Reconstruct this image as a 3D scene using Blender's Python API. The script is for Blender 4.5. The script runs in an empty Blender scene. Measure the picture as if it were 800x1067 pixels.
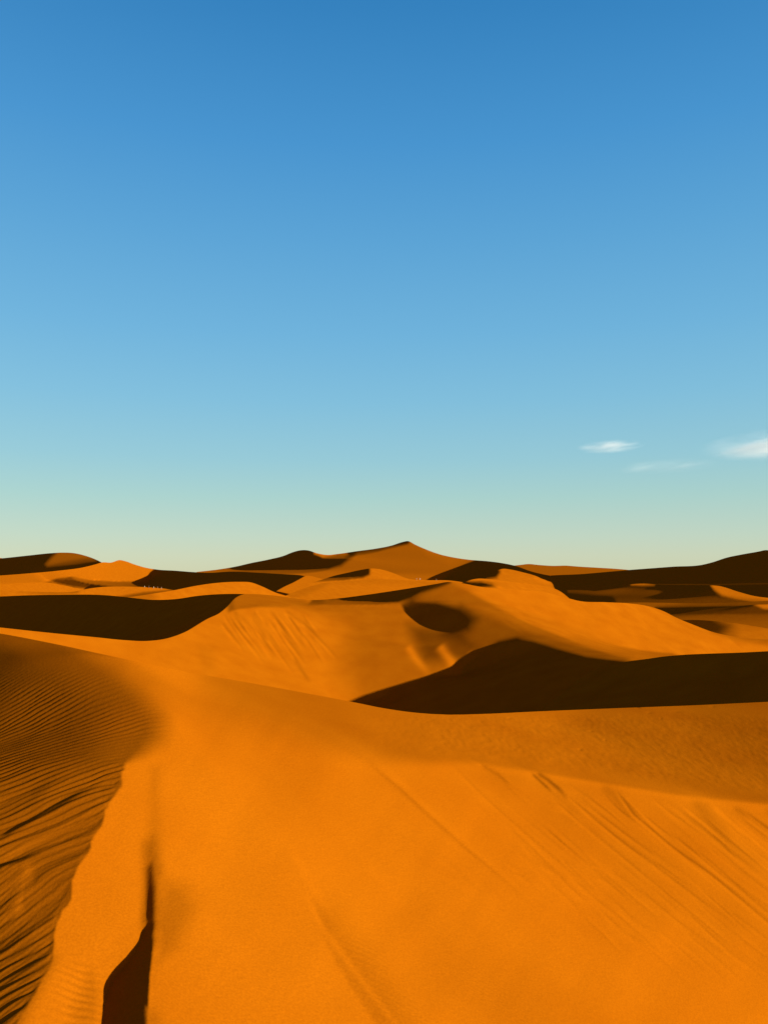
import bpy, math, random
import numpy as np

rng = np.random.default_rng(7)
random.seed(7)
R = math.radians
scene = bpy.context.scene

# ------------------------------------------------------------------ camera
F = 821.0            # focal length in pixels of an 800 x 1067 frame
HOR = 596.0          # eye level row
CU, CV = 400.0, 533.5
cam_data = bpy.data.cameras.new("camera")
cam = bpy.data.objects.new("camera", cam_data)
scene.collection.objects.link(cam)
scene.camera = cam
cam.location = (0, 0, 0)
cam.rotation_euler = (R(90), 0, 0)
cam_data.sensor_fit = 'VERTICAL'
cam_data.sensor_height = 36.0
cam_data.lens = 36.0 * F / 1067.0
cam_data.shift_y = (HOR - CV) / 1067.0
cam_data.clip_start = 0.1
cam_data.clip_end = 40000.0

# ------------------------------------------------------------------ light
SUN_EL = R(12.0)
SUN_AZ = R(28.0)     # towards +x, turned this far to the camera's side
L = np.array([math.cos(SUN_EL) * math.cos(SUN_AZ), -math.cos(SUN_EL) * math.sin(SUN_AZ), math.sin(SUN_EL)])

world = bpy.data.worlds.new("World")
scene.world = world
world.use_nodes = True
nt = world.node_tree
nt.nodes.clear()
N = nt.nodes.new
out = N('ShaderNodeOutputWorld')
bg = N('ShaderNodeBackground')
sky = N('ShaderNodeTexSky')
sky.sky_type = 'NISHITA'
sky.sun_disc = False
sky.sun_elevation = SUN_EL
sky.sun_rotation = math.atan2(L[0], L[1])
sky.altitude = 700
sky.air_density = 1.0
sky.dust_density = 0.3
sky.ozone_density = 2.0
tc = N('ShaderNodeTexCoord')
sep = N('ShaderNodeSeparateXYZ')
ramp = N('ShaderNodeValToRGB')
mix = N('ShaderNodeMix'); mix.data_type = 'RGBA'; mix.blend_type = 'MIX'
mul = N('ShaderNodeMix'); mul.data_type = 'RGBA'; mul.blend_type = 'MULTIPLY'
nt.links.new(tc.outputs['Generated'], sep.inputs[0])
nt.links.new(sep.outputs['Z'], ramp.inputs[0])

def lin(c):
    c = c / 255.0
    return c / 12.92 if c <= 0.04045 else ((c + 0.055) / 1.055) ** 2.4

SKY_STRENGTH = 0.1
EXPOSURE = 1.64
def srgb(r, g, b, k=1.0):
    return (lin(r) * k, lin(g) * k, lin(b) * k, 1.0)
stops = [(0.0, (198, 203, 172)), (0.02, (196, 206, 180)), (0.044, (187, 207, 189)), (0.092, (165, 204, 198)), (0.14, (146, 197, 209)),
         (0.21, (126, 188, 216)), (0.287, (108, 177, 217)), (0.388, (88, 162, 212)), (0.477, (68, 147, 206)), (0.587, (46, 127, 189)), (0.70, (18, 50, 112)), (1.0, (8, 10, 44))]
cr = ramp.color_ramp
while len(cr.elements) < len(stops):
    cr.elements.new(0.5)
for e, (p, c) in zip(cr.elements, stops):
    e.position = p
    e.color = srgb(*c)
# the gradient holds displayed colours: scale by exposure and by the background strength
gain = N('ShaderNodeVectorMath'); gain.operation = 'SCALE'
gain.inputs[3].default_value = 1.0 / (SKY_STRENGTH * 2 ** EXPOSURE)
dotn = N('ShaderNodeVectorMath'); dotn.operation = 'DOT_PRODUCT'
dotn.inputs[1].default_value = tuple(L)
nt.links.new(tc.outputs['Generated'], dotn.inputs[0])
glow = N('ShaderNodeMapRange'); glow.interpolation_type = 'SMOOTHSTEP'  # warm lobe around the sun, out of view, added to redden shaded sand
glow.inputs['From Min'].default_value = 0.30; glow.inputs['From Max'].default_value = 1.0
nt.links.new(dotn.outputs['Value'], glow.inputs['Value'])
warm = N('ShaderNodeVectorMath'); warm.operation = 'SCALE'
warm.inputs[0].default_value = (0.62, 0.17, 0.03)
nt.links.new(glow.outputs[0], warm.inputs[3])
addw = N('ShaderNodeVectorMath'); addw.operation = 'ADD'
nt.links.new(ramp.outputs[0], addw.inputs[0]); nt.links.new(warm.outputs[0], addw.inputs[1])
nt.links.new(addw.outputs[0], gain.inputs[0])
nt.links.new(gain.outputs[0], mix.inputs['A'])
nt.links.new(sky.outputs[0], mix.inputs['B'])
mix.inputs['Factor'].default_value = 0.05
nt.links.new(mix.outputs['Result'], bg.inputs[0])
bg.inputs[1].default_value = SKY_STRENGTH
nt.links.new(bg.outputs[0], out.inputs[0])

sd = bpy.data.lights.new("sun", 'SUN')
sd.energy = 5.0
sd.angle = R(0.6)
sd.color = (1.0, 0.95, 0.80)
sun = bpy.data.objects.new("sun", sd)
scene.collection.objects.link(sun)
from mathutils import Vector, Matrix
sun.rotation_euler = Vector((-L[0], -L[1], -L[2])).to_track_quat('-Z', 'Y').to_euler()
sun.location = (40, -30, 30)

scene.view_settings.view_transform = 'Standard'
scene.view_settings.look = 'None'
scene.view_settings.exposure = EXPOSURE
scene.view_settings.gamma = 1.0
scene.view_settings.use_curve_mapping = False

# ------------------------------------------------------------------ helpers
def link(ob):
    scene.collection.objects.link(ob)
    return ob

def tag(ob, label=None, cat=None, group=None, kind=None):
    if label: ob['label'] = label
    if cat: ob['category'] = cat
    if group: ob['group'] = group
    if kind: ob['kind'] = kind
    return ob

def curve(pts, u):
    """Monotone-ish smooth curve through pts at the columns u (Catmull-Rom tangents, limited)."""
    p = np.array(pts, float)
    x, y = p[:, 0], p[:, 1]
    h = np.diff(x)
    d = np.diff(y) / h
    m = np.empty(len(x))
    m[1:-1] = (d[:-1] * h[1:] + d[1:] * h[:-1]) / (h[:-1] + h[1:])
    m[0], m[-1] = d[0], d[-1]
    i = np.clip(np.searchsorted(x, u, side='right') - 1, 0, len(h) - 1)
    t = (u - x[i]) / h[i]
    t2 = np.clip(t, 0, 1)
    hh = h[i]
    r = ((1 + 2 * t2) * (1 - t2) ** 2 * y[i] + t2 * (1 - t2) ** 2 * hh * m[i]
         + t2 ** 2 * (3 - 2 * t2) * y[i + 1] + t2 ** 2 * (t2 - 1) * hh * m[i + 1])
    return r

def value_noise(x, y, seed=0):
    """Smooth lattice noise in [-1, 1]."""
    xi, yi = np.floor(x).astype(np.int64), np.floor(y).astype(np.int64)
    fx, fy = x - xi, y - yi
    def h(a, b):
        n = (a * 374761393 + b * 668265263 + seed * 1442695041) & 0xffffffff
        n = ((n ^ (n >> 13)) * 1274126177) & 0xffffffff
        return ((n ^ (n >> 16)) & 0xffff) / 32767.5 - 1.0
    sx, sy = fx * fx * fx * (fx * (fx * 6 - 15) + 10), fy * fy * fy * (fy * (fy * 6 - 15) + 10)
    a = h(xi, yi) * (1 - sx) + h(xi + 1, yi) * sx
    b = h(xi, yi + 1) * (1 - sx) + h(xi + 1, yi + 1) * sx
    return a * (1 - sy) + b * sy

def seg_dist(U, V, a, b):
    ax, ay = a; bx, by = b
    dx, dy = bx - ax, by - ay
    t = np.clip(((U - ax) * dx + (V - ay) * dy) / max(dx * dx + dy * dy, 1e-9), 0, 1)
    ex, ey = U - (ax + t * dx), V - (ay + t * dy)
    return np.sqrt(ex * ex + ey * ey), t, (dx * (V - ay) - dy * (U - ax))

def slope_area(T, U, V, poly, val, soft=1.5):
    """Set how strongly the ground inside poly leans to the sun; vertices are (u, v[, softness])."""
    P = [(p[0], p[1], p[2] if len(p) > 2 else soft) for p in poly]
    pad = 2.2 * max(p[2] for p in P)
    u0, u1 = min(p[0] for p in P) - pad, max(p[0] for p in P) + pad
    v0, v1 = min(p[1] for p in P) - pad, max(p[1] for p in P) + pad
    us, vs = U[0], V[:, 0]
    i0, i1 = np.searchsorted(us, u0), np.searchsorted(us, u1)
    j0, j1 = np.searchsorted(vs, v0), np.searchsorted(vs, v1)
    if i1 <= i0 or j1 <= j0: return
    u, v = U[j0:j1, i0:i1], V[j0:j1, i0:i1]
    best = np.full(u.shape, 1e9); sft = np.ones(u.shape); inside = np.zeros(u.shape, bool)
    for k in range(len(P)):
        a, b = P[k], P[(k + 1) % len(P)]
        d, t, _ = seg_dist(u, v, a[:2], b[:2])
        m = d < best
        best = np.where(m, d, best)
        sft = np.where(m, a[2] + (b[2] - a[2]) * t, sft)
        if a[1] != b[1]:
            c = ((a[1] > v) != (b[1] > v)) & (u < (b[0] - a[0]) * (v - a[1]) / (b[1] - a[1]) + a[0])
            inside ^= c
    s = np.where(inside, best, -best) / sft
    al = np.clip(0.5 + s / 2.0, 0, 1)
    al = al * al * (3 - 2 * al)
    T[j0:j1, i0:i1] = T[j0:j1, i0:i1] * (1 - al) + val * al

def rill(T, U, V, pts, w, amp, mode='groove'):
    """A sand-flow line: a groove (one flank shaded, one lit) or a rib (lit) or cut (shaded)."""
    us, vs = U[0], V[:, 0]
    pad = 4 * w
    u0, u1 = min(p[0] for p in pts) - pad, max(p[0] for p in pts) + pad
    v0, v1 = min(p[1] for p in pts) - pad, max(p[1] for p in pts) + pad
    i0, i1 = np.searchsorted(us, u0), np.searchsorted(us, u1)
    j0, j1 = np.searchsorted(vs, v0), np.searchsorted(vs, v1)
    if i1 <= i0 or j1 <= j0: return
    u, v = U[j0:j1, i0:i1], V[j0:j1, i0:i1]
    best = np.full(u.shape, 1e9); sgn = np.zeros(u.shape); tt = np.zeros(u.shape)
    n = len(pts) - 1
    for k in range(n):
        d, t, c = seg_dist(u, v, pts[k], pts[k + 1])
        m = d < best
        best = np.where(m, d, best); sgn = np.where(m, np.sign(c), sgn); tt = np.where(m, (k + t) / n, tt)
    fade = np.clip(np.minimum(tt / 0.12, (1 - tt) / 0.35), 0, 1)
    x = best / w
    if mode == 'groove':
        g = sgn * x * np.exp(-x * x) * 2.2
    else:
        g = np.exp(-x * x) * (1 if mode == 'rib' else -1)
    T[j0:j1, i0:i1] += amp * g * fade

# ---- integrate a field of surface lean into real relief -----------------
def _dct(a, ax):
    n = a.shape[ax]
    f = np.fft.rfft(np.concatenate([a, np.flip(a, ax)], ax), axis=ax)
    f = np.take(f, range(n), axis=ax)
    ph = np.exp(-1j * np.pi * np.arange(n) / (2 * n))
    return (f * (ph[:, None] if ax == 0 else ph[None, :])).real
def _idct(a, ax):
    n = a.shape[ax]
    ph = np.exp(1j * np.pi * np.arange(n) / (2 * n))
    f = a * (ph[:, None] if ax == 0 else ph[None, :])
    f = np.concatenate([f, np.zeros((1, a.shape[1]) if ax == 0 else (a.shape[0], 1))], ax)
    return np.take(np.fft.irfft(f, n=2 * n, axis=ax), range(n), axis=ax)
def dct2(x): return _dct(_dct(x, 0), 1)
def idct2(x): return _idct(_idct(x, 1), 0)
def poisson(p, q):
    """Least-squares w with du-differences p (ny, nx-1) and dv-differences q (ny-1, nx)."""
    ny, nx = q.shape[0] + 1, p.shape[1] + 1
    div = np.zeros((ny, nx))
    div[:, :-1] += p; div[:, 1:] -= p
    div[:-1, :] += q; div[1:, :] -= q
    D = dct2(div)
    e = (2 * np.cos(np.pi * np.arange(ny) / ny) - 2)[:, None] + (2 * np.cos(np.pi * np.arange(nx) / nx) - 2)[None, :]
    e[0, 0] = 1
    D = D / e
    D[0, 0] = 0
    return idct2(D)

def guess_normals(T, a, b, margin):
    tau = np.arcsin(np.clip(T, -0.5, 0.98)) - SUN_EL
    hy = np.minimum(-np.sin(np.maximum(tau, 0)) * math.sin(SUN_AZ), 0)
    hx = np.sin(tau) * math.cos(SUN_AZ)
    for _ in range(6):
        hz = np.sqrt(np.clip(1 - hx * hx - hy * hy, 0.2, 1))
        hy = np.minimum(hy, hz * b - margin - hx * a)
        hx = (T - hy * L[1] - hz * L[2]) / L[0]
    hz = np.sqrt(np.clip(1 - hx * hx - hy * hy, 0.2, 1))
    n = np.stack([hx, hy, hz])
    n /= np.sqrt((n ** 2).sum(0))
    k = -1.0 / np.minimum(n[0] * a + n[1] - n[2] * b, -margin)
    return k * n[0], -k * n[2]

def solve_level(T, WT, U, V, step, margin, w, gn, cg, precond, beta, mu):
    """Gauss-Newton on log-distance w so that every cell leans to the sun by T."""
    cen = lambda x: 0.25 * (x[1:, 1:] + x[1:, :-1] + x[:-1, 1:] + x[:-1, :-1])
    Tc = cen(T); wt_ = cen(WT)
    a = cen((U - CU) / F); b = cen((V - HOR) / F)
    dark = Tc < 0
    p0, q0 = guess_normals(Tc, a, b, margin)
    N0 = np.sqrt(p0 ** 2 + (a * p0 + b * q0 + 1) ** 2 + q0 ** 2)
    c = F / step
    Dp = lambda x: 0.5 * c * (x[1:, 1:] - x[1:, :-1] + x[:-1, 1:] - x[:-1, :-1])
    Dq = lambda x: 0.5 * c * (x[1:, 1:] - x[:-1, 1:] + x[1:, :-1] - x[:-1, :-1])
    def DT(gp, gq):
        o = np.zeros((gp.shape[0] + 1, gp.shape[1] + 1))
        s_, d_ = 0.5 * c * (gp + gq), 0.5 * c * (gp - gq)
        o[1:, 1:] += s_; o[:-1, :-1] -= s_; o[:-1, 1:] += d_; o[1:, :-1] -= d_
        return o
    if w is None:
        w = poisson(0.5 * (p0[1:] + p0[:-1]) / c, 0.5 * (q0[:, 1:] + q0[:, :-1]) / c) if False else None
    ny, nx = T.shape
    if w is None:
        pe = np.pad(p0, ((0, 1), (0, 0)), 'edge') / c
        qe = np.pad(q0, ((0, 0), (0, 1)), 'edge') / c
        w = poisson(pe, qe)
    wb = w.copy()
    rr_ = np.sqrt(a * a + 1 + b * b)
    z = np.zeros_like(a)
    sm = mu * c * 4.0 / max(1.0, 1.0)
    def lap(x):
        o = np.zeros_like(x)
        dx = x[:, 1:] - x[:, :-1]; o[:, :-1] += dx; o[:, 1:] -= dx
        dy = x[1:] - x[:-1]; o[:-1] += dy; o[1:] -= dy
        return o
    wN = np.pad(1.0 / N0, ((0, 1), (0, 1)), 'edge')
    for it in range(gn):
        p, q = Dp(w), Dq(w)
        m = np.stack([p, -(a * p + b * q + 1), -q]); Nn = np.sqrt((m ** 2).sum(0))
        Np = (1 + a * 0, -a, z); Nq = (z, -b, z - 1)
        mp_ = m[0] - a * m[1]; mq_ = -b * m[1] - m[2]      # N.Np, N.Nq
        A = []                                                # rows: (cp, cq, residual)
        def row(vec, tgt, active, wt):
            s_ = (vec[0] * m[0] + vec[1] * m[1] + vec[2] * m[2]) / Nn
            sp = (vec[0] - a * vec[1]) / Nn - s_ * mp_ / Nn ** 2
            sq = (-b * vec[1] - vec[2]) / Nn - s_ * mq_ / Nn ** 2
            r = s_ - tgt
            act = active(r) * wt * wt_
            A.append((sp * act, sq * act, r * act))
            return r
        r = row(L, Tc, lambda r: np.where(dark, np.where(r > 0, 1.0, np.where(r < -0.03, 0.5, 0.0)), 1.0), 1.0)
        row((0, 0, 1), 0.84, lambda r: (r < 0) * 1.0, 0.7)
        row((a / rr_, 1 / rr_, -b / rr_), -margin * 0.8, lambda r: (r > 0) * 1.0, 1.0)
        A.append((beta / N0, z, beta * (p - p0) / N0)); A.append((z, beta / N0, beta * (q - q0) / N0))
        damp = 0.15 / Nn
        A.append((damp, z, z)); A.append((z, damp, z))
        dl = lap(w - wb) * sm * wN
        def op(x):
            xp, xq = Dp(x), Dq(x)
            gp = np.zeros_like(xp); gq = np.zeros_like(xq)
            for cp, cq, _ in A:
                t = cp * xp + cq * xq
                gp += cp * t; gq += cq * t
            return DT(gp, gq) + lap(sm * sm * wN * wN * lap(x))
        gp = sum(cp * rs for cp, cq, rs in A); gq = sum(cq * rs for cp, cq, rs in A)
        rhs = -DT(gp, gq) - lap(sm * wN * dl)
        kp = float(np.mean(sum(cp * cp + cq * cq for cp, cq, _ in A))) * c * c * 0.5
        if precond:
            e = (2 - 2 * np.cos(np.pi * np.arange(ny) / ny))[:, None] + (2 - 2 * np.cos(np.pi * np.arange(nx) / nx))[None, :]
            e2 = kp * e + sm * sm * float((wN ** 2).mean()) * e * e; e2[0, 0] = 1e30
            Mi = lambda x: idct2(dct2(x) / e2)
        else:
            Mi = lambda x: x
        x = np.zeros_like(w); rs = rhs.copy(); zz = Mi(rs); d = zz.copy(); rz = float((rs * zz).sum())
        for k in range(cg):
            Ad = op(d)
            al = rz / max(float((d * Ad).sum()), 1e-30)
            x += al * d; rs -= al * Ad
            zz = Mi(rs); rz2 = float((rs * zz).sum())
            d = zz + (rz2 / max(rz, 1e-30)) * d; rz = rz2
        w = w + x
    p, q = Dp(w), Dq(w)
    m = np.stack([p, -(a * p + b * q + 1), -q]); Nn = np.sqrt((m ** 2).sum(0))
    e = (L[0] * m[0] + L[1] * m[1] + L[2] * m[2]) / Nn - Tc
    e = np.where(dark, np.maximum(e, 0), e)
    return w, float((np.abs(e) * (wt_ > 0.9)).sum() / (wt_ > 0.9).sum()), float((m[2] / Nn < 0.75).mean())

def resize(x, ny, nx):
    def rs(m, n):
        t = np.linspace(0, m.shape[0] - 1, n)
        i = np.clip(np.floor(t).astype(int), 0, m.shape[0] - 2); s = (t - i)[:, None]
        g = lambda k: m[np.clip(i + k, 0, m.shape[0] - 1)]
        a_, b_, c_, d_ = g(-1), g(0), g(1), g(2)
        a_ = np.where((i - 1 < 0)[:, None], 2 * b_ - c_, a_); d_ = np.where((i + 2 > m.shape[0] - 1)[:, None], 2 * c_ - b_, d_)
        return b_ + 0.5 * s * (c_ - a_ + s * (2 * a_ - 5 * b_ + 4 * c_ - d_ + s * (3 * (b_ - c_) + d_ - a_)))
    return rs(rs(x, ny).T, nx).T

def solve_relief(T, WT, U, V, step, margin, plan, beta=0.03, mu=0.02):
    ny, nx = T.shape
    w = None
    for fac, gn, cg, pre in plan:
        ys, xs = max(8, int(round(ny / fac))), max(8, int(round(nx / fac)))
        # keep square cells: nearest whole grid
        Tc = resize(box(T, fac), ys, xs) if fac > 1 else T
        Wc = np.clip(resize(box(WT, fac), ys, xs), 0, 1) if fac > 1 else WT
        u = np.linspace(U[0, 0], U[0, -1], xs); v = np.linspace(V[0, 0], V[-1, 0], ys)
        Uc, Vc = np.meshgrid(u, v)
        if w is not None: w = resize(w, ys, xs)
        w, err, bad = solve_level(Tc, Wc, Uc, Vc, (u[-1] - u[0]) / (xs - 1), margin, w, gn, cg, pre, beta, mu)
    return w, err, bad

def box(x, k):
    k = int(k)
    if k < 2: return x
    for ax in (0, 1):
        n = x.shape[ax]
        pad = [(0, 0), (0, 0)]; pad[ax] = (k // 2 + 1, k // 2)
        c = np.cumsum(np.pad(x, pad, 'edge'), axis=ax)
        c = np.take(c, range(k, k + n), axis=ax) - np.take(c, range(0, n), axis=ax)
        x = c / k
    return x

# ------------------------------------------------------------------ sand
def sand_material():
    m = bpy.data.materials.new("sand")
    m.use_nodes = True
    t = m.node_tree; t.nodes.clear(); M = t.nodes.new; K = t.links.new
    o = M('ShaderNodeOutputMaterial'); b = M('ShaderNodeBsdfPrincipled')
    K(b.outputs[0], o.inputs[0])
    b.inputs['Roughness'].default_value = 0.95
    b.inputs['Specular IOR Level'].default_value = 0.0
    g = M('ShaderNodeNewGeometry')
    n1 = M('ShaderNodeTexNoise'); n1.inputs['Scale'].default_value = 0.35; n1.inputs['Detail'].default_value = 6
    n2 = M('ShaderNodeTexNoise'); n2.inputs['Scale'].default_value = 45.0; n2.inputs['Detail'].default_value = 3
    K(g.outputs['Position'], n1.inputs['Vector']); K(g.outputs['Position'], n2.inputs['Vector'])
    r = M('ShaderNodeValToRGB')
    r.color_ramp.elements[0].position = 0.3; r.color_ramp.elements[0].color = (0.238, 0.0585, 0.0008, 1)
    r.color_ramp.elements[1].position = 0.7; r.color_ramp.elements[1].color = (0.272, 0.0715, 0.0011, 1)
    K(n1.outputs[0], r.inputs[0])
    mx = M('ShaderNodeMix'); mx.data_type = 'RGBA'; mx.blend_type = 'MULTIPLY'
    mx.inputs['Factor'].default_value = 1.0
    r2 = M('ShaderNodeValToRGB')
    r2.color_ramp.elements[0].position = 0.35; r2.color_ramp.elements[0].color = (0.86, 0.84, 0.82, 1)
    r2.color_ramp.elements[1].position = 0.65; r2.color_ramp.elements[1].color = (1, 1, 1, 1)
    K(n2.outputs[0], r2.inputs[0])
    K(r.outputs[0], mx.inputs['A']); K(r2.outputs[0], mx.inputs['B'])
    K(mx.outputs['Result'], b.inputs['Base Color'])
    # wind-worked grain: soft bumps at hand and at stride scale
    n3 = M('ShaderNodeTexNoise'); n3.inputs['Scale'].default_value = 14.0; n3.inputs['Detail'].default_value = 8; n3.inputs['Roughness'].default_value = 0.65
    K(g.outputs['Position'], n3.inputs['Vector'])
    bp = M('ShaderNodeBump'); bp.inputs['Strength'].default_value = 1.0; bp.inputs['Distance'].default_value = 0.004
    K(n3.outputs[0], bp.inputs['Height']); K(bp.outputs[0], b.inputs['Normal'])
    return m
SAND = sand_material()

LAYERS = []
def build_mesh(name, X, Y, Z, mat, split=None):
    ny, nx = X.shape
    co = np.stack([X, Y, Z], -1).reshape(-1, 3).astype(np.float32)
    idx = np.arange(ny * nx).reshape(ny, nx)
    # rows run from far to near: order for upward normals
    f = np.stack([idx[1:, :-1], idx[1:, 1:], idx[:-1, 1:], idx[:-1, :-1]], -1)
    if split is not None: f = np.delete(f, split, axis=0)      # the crest row is doubled: a crisp edge
    f = f.reshape(-1, 4).astype(np.int32)
    me = bpy.data.meshes.new(name)
    me.vertices.add(len(co)); me.vertices.foreach_set('co', co.ravel())
    me.loops.add(f.size); me.loops.foreach_set('vertex_index', f.ravel())
    me.polygons.add(len(f)); me.polygons.foreach_set('loop_start', np.arange(0, f.size, 4, dtype=np.int32))
    me.polygons.foreach_set('loop_total', np.full(len(f), 4, np.int32))
    me.update(calc_edges=True)
    me.polygons.foreach_set('use_smooth', np.ones(len(f), bool))
    me.materials.append(mat)
    return link(bpy.data.objects.new(name, me))

def dune(name, label, top, vbot, dist, anchor, base, areas=(), rills=(), step=1.0, us=(-160, 960), margin=0.10,
         plan=((8, 10, 60, True), (4, 6, 40, True), (2, 4, 30, True), (1, 2, 40, False)), relief=None, vpad=4, beta=0.03, mu=0.02, dark_t=-0.05, tone=0.022, dune_cat='sand dune', back=0.3):
    """One dune: skyline `top`, foot row `vbot`, placed so the point `anchor` lies `dist` metres out."""
    top = sorted(top)
    us0, us1 = max(us[0], top[0][0]), min(us[1], top[-1][0])
    u = np.arange(us0, us1 + step / 2, step)
    vt = curve(top, u)
    v = np.arange(math.floor(vt.min()) - vpad, vbot + step, step)
    U, V = np.meshgrid(u, v)
    T = np.full(U.shape, float(base))
    for ar in areas:
        slope_area(T, U, V, *ar)
    for r in rills:
        rill(T, U, V, r[0], r[1], r[2] * 1.15, r[3])
    T = T + tone * (value_noise((U + 0.7 * V) / 42.0, (V - 0.8 * U) / 120.0, 31) + 0.6 * value_noise((U + 0.7 * V) / 17.0, (V - 0.8 * U) / 60.0, 32)) * np.clip((T - 0.3) / 0.2, 0, 1)
    T = np.clip(T, dark_t, 0.8)
    low = np.full(len(u), 1e9)
    for ly in LAYERS:
        low = np.minimum(low, np.interp(u, ly['u'], ly['vt'], left=1e9, right=1e9))
    WT = np.where((V >= vt[None, :] - 1.5) & (V <= low[None, :] + 3), 1.0, 0.12)
    w, err, bad = solve_relief(T, WT, U, V, step, margin, plan, beta, mu)
    ai, aj = int(np.clip((anchor[0] - u[0]) / step, 0, len(u) - 1)), int(np.clip((anchor[1] - v[0]) / step, 0, len(v) - 1))
    w = w - w[aj, ai] + math.log(dist)
    # rows of the mesh follow the skyline exactly
    nr = int((vbot - vt.min()) / step) + 1
    t = np.linspace(0, 1, nr)[:, None]
    VV = vt[None, :] + (vbot - vt[None, :]) * t
    UU = np.repeat(u[None, :], nr, 0)
    fv = np.clip((VV - v[0]) / step, 1, len(v) - 2.001)
    j = np.floor(fv).astype(int); s = fv - j
    c = np.arange(len(u))[None, :]
    g = lambda k: w[np.clip(j + k, 0, len(v) - 1), c]
    p0, p1, p2, p3 = g(-1), g(0), g(1), g(2)
    W = p1 + 0.5 * s * (p2 - p0 + s * (2 * p0 - 5 * p1 + 4 * p2 - p3 + s * (3 * (p1 - p2) + p3 - p0)))
    # stay behind every nearer dune wherever that one hides this one
    for ly in LAYERS:
        uo, vo, Wo, vto = ly['u'], ly['v'], ly['w'], ly['vt']
        vts = np.interp(u, uo, vto, left=1e9, right=1e9)
        hid = VV > vts[None, :] + 0.2
        ii = np.clip(((UU - uo[0]) / (uo[1] - uo[0])).round().astype(int), 0, len(uo) - 1)
        jj = np.clip(((VV - vo[0]) / (vo[1] - vo[0])).round().astype(int), 0, len(vo) - 1)
        near = Wo[jj, ii] + 0.05
        viol = hid & (W < near)
        W = np.where(viol, near, W)
        if viol.mean() > 0.002: print('   behind', ly['name'], 'pushed back %.3f' % viol.mean())
    Yd = np.exp(W)
    X = (UU - CU) / F * Yd
    Z = -(VV - HOR) / F * Yd
    if relief is not None:
        dz = relief(X, Yd, Z, UU, VV)
        Z = Z + dz
    # the lee side behind the skyline
    x0, y0, z0 = X[0], Yd[0], Z[0]
    hb = (vt - HOR) / F
    rows = []
    for k in (0.004, 0.012, 0.03, 0.06, 0.1, 0.16):
        d = k * y0
        drop = d * (np.maximum(hb, 0) + 0.10 + back * min(1, k / 0.03))
        rows.append((x0 * (1 + k), y0 * (1 + k), z0 - drop))
    rows = [(x0, y0, z0)] + rows
    rows = rows[::-1]
    X = np.vstack([r[0] for r in rows] + [X]); Yf = np.vstack([r[1] for r in rows] + [Yd]); Z = np.vstack([r[2] for r in rows] + [Z])
    ob = build_mesh(name, X, Yf, Z, SAND, split=len(rows) - 1)
    tag(ob, label, dune_cat, kind='structure')
    LAYERS.append(dict(u=u, v=v, w=w, vt=vt, name=name))
    print("     tops", [(int(q), int(np.exp(np.interp(q, u, np.log(Yd[0]))))) for q in (0, 200, 400, 600, 800, 960) if u[0] <= q <= u[-1]])
    print("DUNE %-18s err %.3f bad %.3f dist top %.1f..%.1f  front %.1f..%.1f z %.1f..%.1f" % (
        ob.name, err, bad, y0.min(), y0.max(), Yd[-1].min(), Yd[-1].max(), Z.min(), Z.max()))
    return ob

def on_dune(layer, u, v):
    ly = [l for l in LAYERS if l['name'] == layer][0]
    i = int(np.clip(round((u - ly['u'][0]) / (ly['u'][1] - ly['u'][0])), 0, len(ly['u']) - 1))
    j = int(np.clip(round((v - ly['v'][0]) / (ly['v'][1] - ly['v'][0])), 0, len(ly['v']) - 1))
    y = math.exp(ly['w'][j, i])
    return Vector(((u - CU) / F * y, y, -(v - HOR) / F * y))

def jag(pts, n, amp, seed):
    """Subdivide a poly-line and crumble it a little."""
    rr = random.Random(seed)
    o = []
    for a, b in zip(pts[:-1], pts[1:]):
        for k in range(n):
            t = k / n
            o.append((a[0] + (b[0] - a[0]) * t + rr.uniform(-amp, amp), a[1] + (b[1] - a[1]) * t + rr.uniform(-amp, amp), a[2] + (b[2] - a[2]) * t))
    o.append(pts[-1])
    return o

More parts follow.
